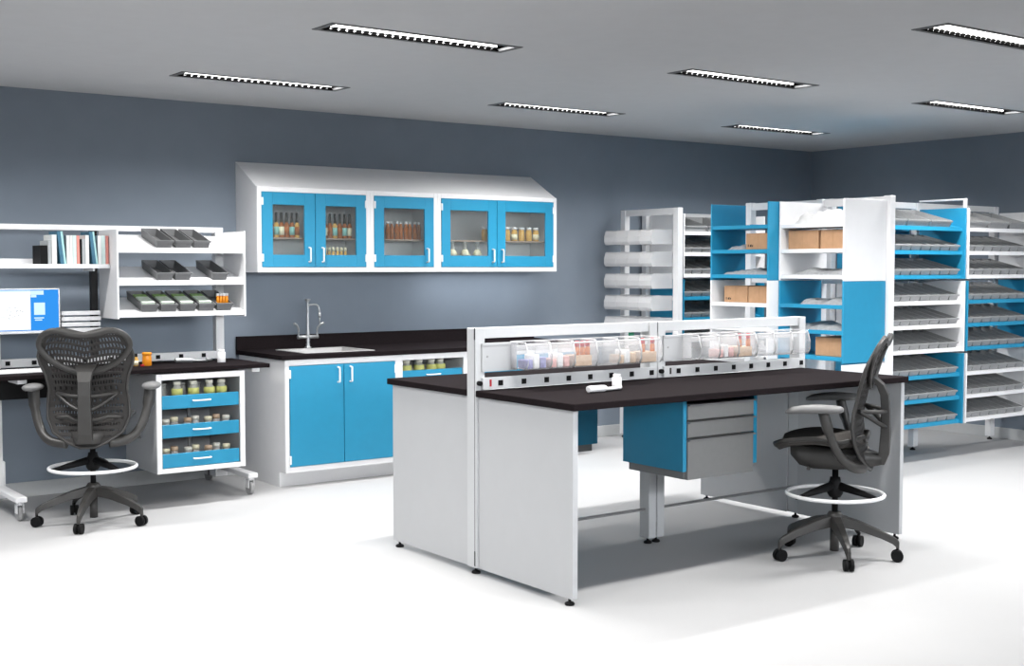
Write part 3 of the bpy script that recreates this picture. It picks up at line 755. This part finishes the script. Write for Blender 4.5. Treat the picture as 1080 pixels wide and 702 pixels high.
    for dz in (0, -.034):
        for i in range(nx + 1):
            for j in range(ny + 1):
                ex = 1 if dz == 0 else .97
                p = sp(i / nx, j / ny, dz); m.v.append(Vector((p.x * ex, p.y * ex, p.z)))
    N = (nx + 1) * (ny + 1)
    for i in range(nx):
        for j in range(ny):
            q = [i * (ny + 1) + j, i * (ny + 1) + j + 1, (i + 1) * (ny + 1) + j + 1, (i + 1) * (ny + 1) + j]
            m.f += [q, [N + a for a in q[::-1]]]; m.s += [True, True]
    ring = [i * (ny + 1) for i in range(nx + 1)] + [nx * (ny + 1) + j for j in range(1, ny + 1)] + [i * (ny + 1) + ny for i in range(nx - 1, -1, -1)] + [j for j in range(ny - 1, 0, -1)]
    for a, b in zip(ring, ring[1:] + ring[:1]): m.f.append([a, b, N + b, N + a]); m.s.append(True)
    so = m.build('seat', SEATM, t)
    rim = MB(); rim.tube([sp(0 if a // (ny + 1) == 0 else (a // (ny + 1)) / nx, (a % (ny + 1)) / ny, -.012) for a in ring], .013, 8, closed=True); rim.build('seat_rim', CHAIRF, so)
    # perforated back
    m = MB(); NR, NC = 96, 56; idx = {}
    zb = .485
    def bp(i, j):
        c = 2 * j / NC - 1; v = i / NR
        zz = zb + (1.19 - zb) * v
        w = outline(zz) - .004; y = c * w
        # upper rows follow the butterfly edge
        zt = topz(y); z = zb + (zt - zb) * v
        return Vector((backx(z, y), y, z))
    for i in range(NR + 1):
        for j in range(NC + 1): idx[i, j] = len(m.v); m.v.append(bp(i, j))
    for i in range(NR):
        for j in range(NC):
            rg = (i // 1); rowblk = i // 5; inrow = i % 5
            c = j + (1 if rowblk % 2 else 0)
            hole = (c % 2 == 0) and inrow in ((1, 2, 3) if i > 45 else (2, 3)) and 3 < j < NC - 4 and 4 < i < NR - 4
            if i < 50 and i > 36: hole = hole and (c % 4 == 0)
            if not hole: m.f.append([idx[i, j], idx[i, j + 1], idx[i + 1, j + 1], idx[i + 1, j]]); m.s.append(True)
    bk = m.build('backrest', CHAIRM, t)
    md = bk.modifiers.new('thick', 'SOLIDIFY'); md.thickness = .005; md.offset = 0
    pts = [bp(i, NC) for i in range(0, NR + 1, 4)] + [bp(NR, j) for j in range(NC - 2, 0, -3)] + [bp(i, 0) for i in range(NR, -1, -4)]
    MB().tube(pts, .0095, 8, closed=True, up=(1, 0, 0)).build('back_rim', CHAIRF, bk)
    # yoke and spine
    def yp(y, z, d=.016): return Vector((backx(z, y) - d, y, z))
    half = [(.02, .925), (.09, .945), (.17, .985), (.225, 1.035), (.254, 1.09), (.234, 1.145), (.165, 1.178), (.07, 1.158)]
    loop = smooth_path([yp(y, z) for y, z in half] + [yp(0, 1.15)] + [yp(-y, z) for y, z in half[::-1]] , 5)
    m = MB(); m.tube(loop, .0185, 8, closed=False, flat=.55, up=(1, 0, 0)); yo = m.build('back_yoke', CHAIRF, t)
    m = MB(); rings = []
    for x, z, w, d in ((-.17, .515, .05, .03), (-.225, .515, .044, .03), (-.25, .57, .040, .027), (-.255, .68, .037, .024), (-.255, .80, .036, .022), (-.248, .88, .036, .021), (-.225, .935, .045, .019), (-.188, .975, .06, .010)):
        rings.append([Vector((x - d, -w, z)), Vector((x - d, w, z)), Vector((x + d, w, z + .0)), Vector((x + d, -w, z))])
    m.loft(rings, False); sp_ = m.build('spine', CHAIRF, t, .006, 2)
    for s in (-1, 1):
        m = MB(); e = (backx(.80, .165) - .014, s * .17, .805)
        m.tube(smooth_path([(-.25, s * .03, .795), (-.215, s * .09, .797), e], 4), .018, 8, flat=.6); m.tube(smooth_path([(-.25, s * .03, .715), (-.215, s * .09, .745), e], 4), .018, 8, flat=.6)
        m.build('lumbar_arm', CHAIRF, sp_)
    # arms
    for s in (-1, 1):
        m = MB(); P = smooth_path([(-.16, s * .12, .505), (-.12, s * .22, .52), (-.06, s * .285, .58), (-.01, s * .325, .70), (.02, s * .338, .81)], 5)
        m.tube(P, [.027] * 8 + [.027] * 8 + [.034] * 5, 10, flat=.8, up=(1, 0, 0)); ar = m.build('armrest', CHAIRF, t)
        rings = []
        for x, w, h in ((-.08, .022, .010), (-.065, .042, .018), (-.02, .054, .023), (.05, .056, .024), (.12, .048, .022), (.18, .034, .018), (.21, .014, .008)):
            cz = .828 - .018 * max(0, (x - .05) / .15) ** 2; rings.append([Vector((x, s * .345 + w * math.cos(2 * PI * q / 12), cz + h * math.sin(2 * PI * q / 12))) for q in range(12)])
        MB().loft(rings, True).build('arm_pad', PADG, ar)
    t.location = loc; t.rotation_euler = (0, 0, ang)
    return t
SEATM = mat('dark_seat_fabric', (.055, .050, .046), .75, var=.2, scale=150)
chair((2.445, 7.6, 0), math.radians(63), math.radians(21 - 63), 'charcoal mesh drafting chair seen from behind at the left workbench')
chair((5.343, 4.358, 0), math.radians(122), math.radians(16 - 122), 'charcoal mesh drafting chair seen from the side at the island bench')

# ------------------------------------------------------------------ shelving racks
def rack_frame(label, pts, H, rails, loc):
    t = thing('shelving_rack', label, 'rack', loc, 'white shelving racks')
    for (x, y) in pts:
        p = B(x - .03, x + .03, y - .03, y + .03, .03, H).build('post', WHITE, t, .003)
        foot_mb(x, y).build('levelling_foot', BLACK, p)
    for (a, b, z0, z1) in rails:
        (x0, y0), (x1, y1) = a, b
        m = MB()
        if abs(x1 - x0) > abs(y1 - y0): m.box(x0 + .03, x1 - .03, y0 - .018, y0 + .018, z0, z1)
        else: m.box(x0 - .018, x0 + .018, y0 + .03, y1 - .03, z0, z1)
        m.build('rail', WHITE, t, .002)
    return t
def ordn(i): return ORD[i]
SHZ = (.012, .205, .395)
def module(fx, bx, fy, by, z0, color, label, facing, slant, h=.572, lip=.03, zoff=SHZ, group='shelf units of the racks'):
    """facing '-y': open towards -y, fx..bx are x limits, fy front y, by back y.  facing '-x': fx front x, bx back x, fy..by y limits"""
    t = thing('shelf_unit', label, 'shelf', (fx, fy, z0), group)
    mt = BLUE if color == 'b' else WHITE
    k = .014
    if facing == '-y':
        for xa in (fx, bx - k):
            B(xa, xa + k, fy - .03, by, z0, z0 + h).build('side_panel', mt, t, .0015)
        for dz in zoff:
            z = z0 + dz; m = MB(); rise = .085 if slant else 0; a = fx + k
            m.prism([(a, fy, z - .010), (a, fy, z + lip - .010), (a, fy + .012, z + lip - .010), (a, by - .01, z + lip - .012 + rise), (a, by - .01, z + lip - .022 + rise), (a, fy + .012, z - .0 + .006), (a, fy + .012, z - .010)], (bx - fx - 2 * k, 0, 0))
            m.build('shelf', mt, t)
    else:
        for ya in (fy, by - k):
            B(fx, bx, ya, ya + k, z0, z0 + h).build('side_panel', mt, t, .0015)
        for dz in zoff:
            z = z0 + dz
            B(fx + .004, bx, fy + k, by - k, z - .008, z + lip - .010).build('shelf', mt, t, .0015)
    return t
# rack beside the right wall (faces the room)
BYF, BYB = 6.09, 6.50
PB = [(7.94, 6.55), (9.03, 6.55), (10.15, 6.55)]
RB = rack_frame('white frame of the large grey-bin rack running up to the right wall', PB, 2.08, [(PB[0], PB[1], 2.03, 2.08), (PB[1], PB[2], 2.03, 2.08), (PB[0], PB[1], .22, .26), (PB[1], PB[2], .22, .26), (PB[0], PB[1], 1.43, 1.47), (PB[1], PB[2], 1.43, 1.47), (PB[0], PB[1], .84, .88), (PB[1], PB[2], .84, .88)], (9, 6.55, 0))
ZM = (.275, .862, 1.450)
bw, bl, bh = .118, .36, .062
gb = tray_mb(bw, bl, bh, cut=.25).build('src', GREYBIN); gbm = gb.data; bpy.data.objects.remove(gb)
gw = tray_mb(.27, .36, .075, cut=.3).build('src2', GREYBIN); gwm = gw.data; bpy.data.objects.remove(gw)
SL = math.atan2(.085, .40)
def fill(x0, x1, z0, fy, shelf, unit, rack, wide=False, n=None, skip=()):
    lv = ['lower', 'middle', 'upper'][shelf]; z = z0 + SHZ[shelf] + .0215
    pitch = .295 if wide else .1255
    cnt = n or int((x1 - x0 - .03) / pitch)
    for i in range(cnt):
        x = x0 + .02 + pitch * (i + .5) + (.02 if wide else 0)
        if i in skip: continue
        o = bpy.data.objects.new('storage_bin', gwm if wide else gbm); COL.objects.link(o)
        o.location = (x, fy + .014, z); o.rotation_euler = (SL, 0, 0)
        tag(o, 'grey %sbin, %s from left, %s shelf, %s unit of the %s rack' % ('wide ' if wide else '', ORD[i], lv, unit, rack), 'bin', 'grey bins on the %s rack' % rack)
UN = ['bottom', 'middle', 'top']
for c, (x0, x1, cols, rack) in enumerate(((7.955, 9.015, 'bwb', 'blue-topped grey-bin'), (9.045, 10.17, 'wbw', 'right-hand white-topped'))):
    for u in range(3):
        cn = 'blue' if cols[u] == 'b' else 'white'
        module(x0, x1, BYF, BYB, ZM[u], cols[u], '%s %s shelf unit full of grey bins in the %s rack' % (UN[u], cn, rack), '-y', True)
        for s in range(3):
            fill(x0, x1, ZM[u], BYF, s, UN[u], rack, wide=(u == 2 and s == 2), n=None if c == 0 else (3 if (u == 2 and s == 2) else 7))
B(9.018, 9.042, 6.075, 6.10, 2.0, 2.085).build('bracket_upright', WHITE, RB, .002); B(9.018, 9.042, 6.075, 6.519, 2.085, 2.10).build('bracket_bar', WHITE, RB, .002)
# rear-facing units of the same rack
for u in range(3):
    m = thing('shelf_unit', '%s rear shelf unit on the back of the blue-topped grey-bin rack' % UN[u], 'shelf', (7.955, 6.6, ZM[u]), 'shelf units of the racks')
    mt = BLUE if 'bwb'[u] == 'b' else WHITE
    for xa in (7.955, 9.0): B(xa, xa + .014, 6.60, 7.03, ZM[u], ZM[u] + .572).build('side_panel', mt, m, .0015)
    for dz in SHZ: B(7.97, 9.0, 6.60, 7.02, ZM[u] + dz, ZM[u] + dz + .018).build('shelf', mt, m)
# rack at the back wall
CYF, CYB = 8.25, 8.66
PC = [(7.94, 8.70), (9.03, 8.70)]
rack_frame('white frame of the grey-bin rack standing against the back wall', PC, 2.05, [(PC[0], PC[1], 2.0, 2.05), (PC[0], PC[1], .22, .26), (PC[0], PC[1], 1.43, 1.47)], (8.5, 8.70, 0))
for u in range(3):
    cn = 'wbw'[u]
    module(7.955, 9.015, CYF, CYB, ZM[u], cn, '%s %s shelf unit of the grey-bin rack against the back wall' % (UN[u], 'blue' if cn == 'b' else 'white'), '-y', True)
    if u:
        for s in range(3): fill(7.955, 9.015, ZM[u], CYF, s, UN[u], 'back wall', wide=(u == 2 and s == 2), n=3 if (u == 2 and s == 2) else 7)
# frames running towards the viewer
PA = [(7.60, 5.742), (7.60, 6.36), (7.60, 7.085)]
rack_frame('white frame carrying the blue and white box shelves, near end beside the island', PA, 2.06, [(PA[0], PA[1], 2.0, 2.055), (PA[1], PA[2], 2.0, 2.055), (PA[0], PA[1], .2, .25), (PA[1], PA[2], .2, .25), (PA[0], PA[1], 1.42, 1.46), (PA[1], PA[2], 1.42, 1.46)], (7.6, 6.4, 0))
P0 = [(7.60, 7.925), (7.60, 8.61)]
zr = [1.74, 1.55, 1.36, 1.17, .98]
rack_frame('white frame hung with clear bins in front of the back wall', P0, 2.055, [(P0[0], P0[1], 2.0, 2.055), (P0[0], P0[1], .2, .25)] + [(P0[0], P0[1], z + .085, z + .115) for z in zr], (7.6, 8.3, 0))
NX, FXX = 7.10, 6.995
ny0, ny1, fy0, fy1 = 5.74, 6.338, 6.345, 6.935
SA = (.022, .208, .39)
module(NX, 7.565, ny0, ny1, 1.448, 'w', 'upper white box shelf unit at the near end, with two cartons', '-x', False, .578, zoff=SA, group='box shelf units')
module(NX, 7.565, ny0, ny1, .868, 'b', 'lower blue box shelf unit at the near end beside the chair', '-x', False, .578, zoff=SA, group='box shelf units')
module(NX, 7.565, ny0, ny1, .285, 'w', 'bottom white box shelf unit at the near end behind the island', '-x', False, .572, zoff=SA, group='box shelf units')
FU = module(FXX, 7.37, fy0, fy1, 1.448, 'b', 'upper blue box shelf unit at the far end, with one carton', '-x', False, .578, zoff=SA, group='box shelf units')
FL = module(FXX, 7.37, fy0, fy1, .868, 'w', 'lower white box shelf unit at the far end behind the bin frame', '-x', False, .578, zoff=SA, group='box shelf units')
for un, zb, mt in ((FU, 1.448, BLUE), (FL, .868, WHITE)):
    for ya in (6.40, 6.86):
        for zz in (zb + .02, zb + .40): B(7.37, 7.571, ya, ya + .02, zz, zz + .03).build('bracket', mt, un)
def carton(x0, x1, y0, y1, z0, z1, label, marks=True):
    t = thing('carton', label, 'box', (x0, y0, z0), 'cardboard cartons on the box shelves')
    B(x0, x1, y0, y1, z0, z1).build('body', CARD, t, .003)
    ym = (y0 + y1) / 2
    B(x0 - .0008, x1 + .0008, ym - .002, ym + .002, z0 + .004, z1 + .0008).build('seam', CARD2, t)
    if marks:
        m = MB()
        for k, yy in enumerate((.70, .76, .80, .88)): m.box(x0 - .001, x0 + .001, y0 + (y1 - y0) * yy, y0 + (y1 - y0) * (yy + .035), z0 + .02, z0 + .034 + .004 * (k % 2))
        m.build('stamp', INK, t)
def sz(base, i): return base + SA[i] + .0205
carton(7.14, 7.44, 6.005, 6.285, sz(1.448, 1), sz(1.448, 1) + .135, 'left one of two cartons in the upper white box shelf', False)
carton(7.14, 7.44, 5.762, 5.985, sz(1.448, 1), sz(1.448, 1) + .135, 'right one of two cartons in the upper white box shelf', False)
carton(7.03, 7.33, 6.365, 6.60, sz(1.448, 1), sz(1.448, 1) + .12, 'carton on the middle shelf of the upper blue box unit')
carton(7.05, 7.33, 6.60, 6.84, sz(.868, 2), sz(.868, 2) + .125, 'left one of two cartons in the lower white box shelf')
carton(7.05, 7.33, 6.37, 6.592, sz(.868, 2), sz(.868, 2) + .125, 'right one of two cartons in the lower white box shelf', False)
carton(7.14, 7.44, 5.762, 6.02, sz(.868, 0), sz(.868, 0) + .135, 'carton on the bottom shelf of the lower blue box unit', False)
def bag(x0, x1, y0, y1, z, h, label, mt, seed, name='plastic_bag'):
    rnd = random.Random(seed); m = MB(); nx, ny = 9, 16; ph = [rnd.uniform(0, 6.28) for _ in range(4)]
    for i in range(nx + 1):
        for j in range(ny + 1):
            u, v = i / nx, j / ny; e = min(u, 1 - u, v, 1 - v); prof = min(1, e * 5) ** .6
            zz = h * prof * (.62 + .25 * math.sin(9 * v + ph[0]) * math.cos(4 * u + ph[1]) + .16 * math.sin(21 * v + ph[2] + 5 * u) + .08 * rnd.random())
            m.v.append(Vector((x0 + (x1 - x0) * u, y0 + (y1 - y0) * v, z + max(0, zz))))
    for i in range(nx):
        for j in range(ny):
            a = i * (ny + 1) + j; m.f.append([a, a + ny + 1, a + ny + 2, a + 1]); m.s.append(True)
    m.add([(x0, y0, z), (x1, y0, z), (x1, y1, z), (x0, y1, z)], [(0, 3, 2, 1)])
    o = m.build(name, mt, None, origin=(x0, y0, z)); return tag(o, label, 'bag', 'bags on the box shelves')
bag(7.13, 7.5, 5.765, 6.25, sz(1.448, 0), .055, 'crumpled grey bag on the bottom shelf of the upper white unit', BAG, 1)
bag(7.13, 7.5, 5.765, 6.18, sz(.868, 2), .055, 'crumpled grey bag on the top shelf of the lower blue unit', BAG, 2)
bag(7.13, 7.5, 5.765, 6.25, sz(.868, 1), .055, 'crumpled grey bag on the middle shelf of the lower blue unit', BAG, 3)
bag(7.13, 7.5, 5.90, 6.24, sz(1.448, 2), .11, 'larger puffy white bag on top shelf of the upper white unit', WBAG, 4)
bag(7.13, 7.5, 5.765, 5.89, sz(1.448, 2), .09, 'smaller puffy white bag on top shelf of the upper white unit', WBAG, 8)
bag(7.03, 7.36, 6.37, 6.86, sz(1.448, 0), .05, 'crumpled grey bag on the bottom shelf of the upper blue unit', BAG, 5)
bag(7.03, 7.36, 6.62, 6.80, sz(1.448, 1), .045, 'small grey bag left of the carton in the upper blue unit', BAG, 6)
# clear bins hung on the far frame
hb = hopper_mb(.150, .25, .125)
hr = hopper_rim(.150, .25, .125); nv = len(hb.v); hb.add(hr.v, hr.f)
hbo = hb.build('src3', BINF); hbm = hbo.data; bpy.data.objects.remove(hbo)
for r, z in enumerate(zr):
    for c in range(4):
        o = bpy.data.objects.new('clear_bin', hbm); COL.objects.link(o)
        o.location = (7.575, 8.036 + .1535 * c, z); o.rotation_euler = (0, 0, -PI / 2)
        tag(o, 'clear plastic bin, %s from right in the %s row on the back frame' % (ORD[c], ['top', 'second', 'third', 'fourth', 'fifth'][r]), 'bin', 'clear bins on the back frame')

# ------------------------------------------------------------------ light, camera
for y in LYS:
    for (a, b) in LXS:
        ld = bpy.data.lights.new('ceiling_lamp', 'AREA'); ld.shape = 'RECTANGLE'; ld.size = b - a - .20; ld.size_y = LW - .05
        ld.energy = LAMP_W; ld.color = (1, .985, .965); ld.spread = math.radians(LAMP_SPREAD)
        lo = bpy.data.objects.new('ceiling_lamp', ld); COL.objects.link(lo); lo.location = ((a + b) / 2, y, CZ + .052)

ld = bpy.data.lights.new('under_cabinet_lamp', 'AREA'); ld.shape = 'RECTANGLE'; ld.size = 1.08; ld.size_y = .04; ld.energy = 2.8; ld.color = (.90, .95, 1)
lo = bpy.data.objects.new('under_cabinet_lamp', ld); COL.objects.link(lo); lo.location = (6.03, 8.51, 1.518)
w = bpy.data.worlds.new('room_light'); SC.world = w; w.use_nodes = True
nt = w.node_tree; bg = nt.nodes['Background']
# added low sky band to light front faces, softer sky elsewhere, dim ground
tc = nt.nodes.new('ShaderNodeTexCoord'); sx = nt.nodes.new('ShaderNodeSeparateXYZ'); nt.links.new(tc.outputs['Generated'], sx.inputs[0])
def ramp(src, stops):
    r = nt.nodes.new('ShaderNodeValToRGB'); e = r.color_ramp.elements
    for k, (p, v) in enumerate(stops):
        q = e[k] if k < 2 else e.new(p)
        q.position = p; q.color = (v, v, v, 1)
    nt.links.new(src, r.inputs['Fac']); return r.outputs['Color']
def math_(op, a, b):
    n = nt.nodes.new('ShaderNodeMath'); n.operation = op
    for k, v in enumerate((a, b)):
        if isinstance(v, (int, float)): n.inputs[k].default_value = v
        else: nt.links.new(v, n.inputs[k])
    return n.outputs[0]
elev = ramp(math_('ADD', math_('MULTIPLY', sx.outputs['Z'], .5), .5), SKY_STOPS)
front = math_('POWER', math_('MAXIMUM', math_('MULTIPLY', sx.outputs['Y'], -1.), 0.), 1.5)
st = math_('ADD', math_('MULTIPLY', math_('MULTIPLY', elev, front), SKY_E), WORLD_E)
bg.inputs[0].default_value = (.93, .965, 1, 1); nt.links.new(st, bg.inputs[1])
cam = bpy.data.cameras.new('camera'); co = bpy.data.objects.new('camera', cam); COL.objects.link(co)
f, yaw, pitch = 1330.6, .63398, .05261
cam.sensor_fit = 'HORIZONTAL'; cam.sensor_width = 36; cam.lens = 36 * f / 1080
cam.clip_end = 60
co.location = (0, 0, 1.55); co.rotation_euler = (PI / 2 - pitch, 0, -yaw)
SC.camera = co
SC.view_settings.view_transform = 'Standard'; SC.view_settings.look = 'None'
SC.view_settings.gamma = 1; SC.view_settings.use_curve_mapping = False; SC.view_settings.exposure = EXPO
SC.cycles.use_denoising = True
SC.cycles.max_bounces = 10; SC.cycles.transparent_max_bounces = 24
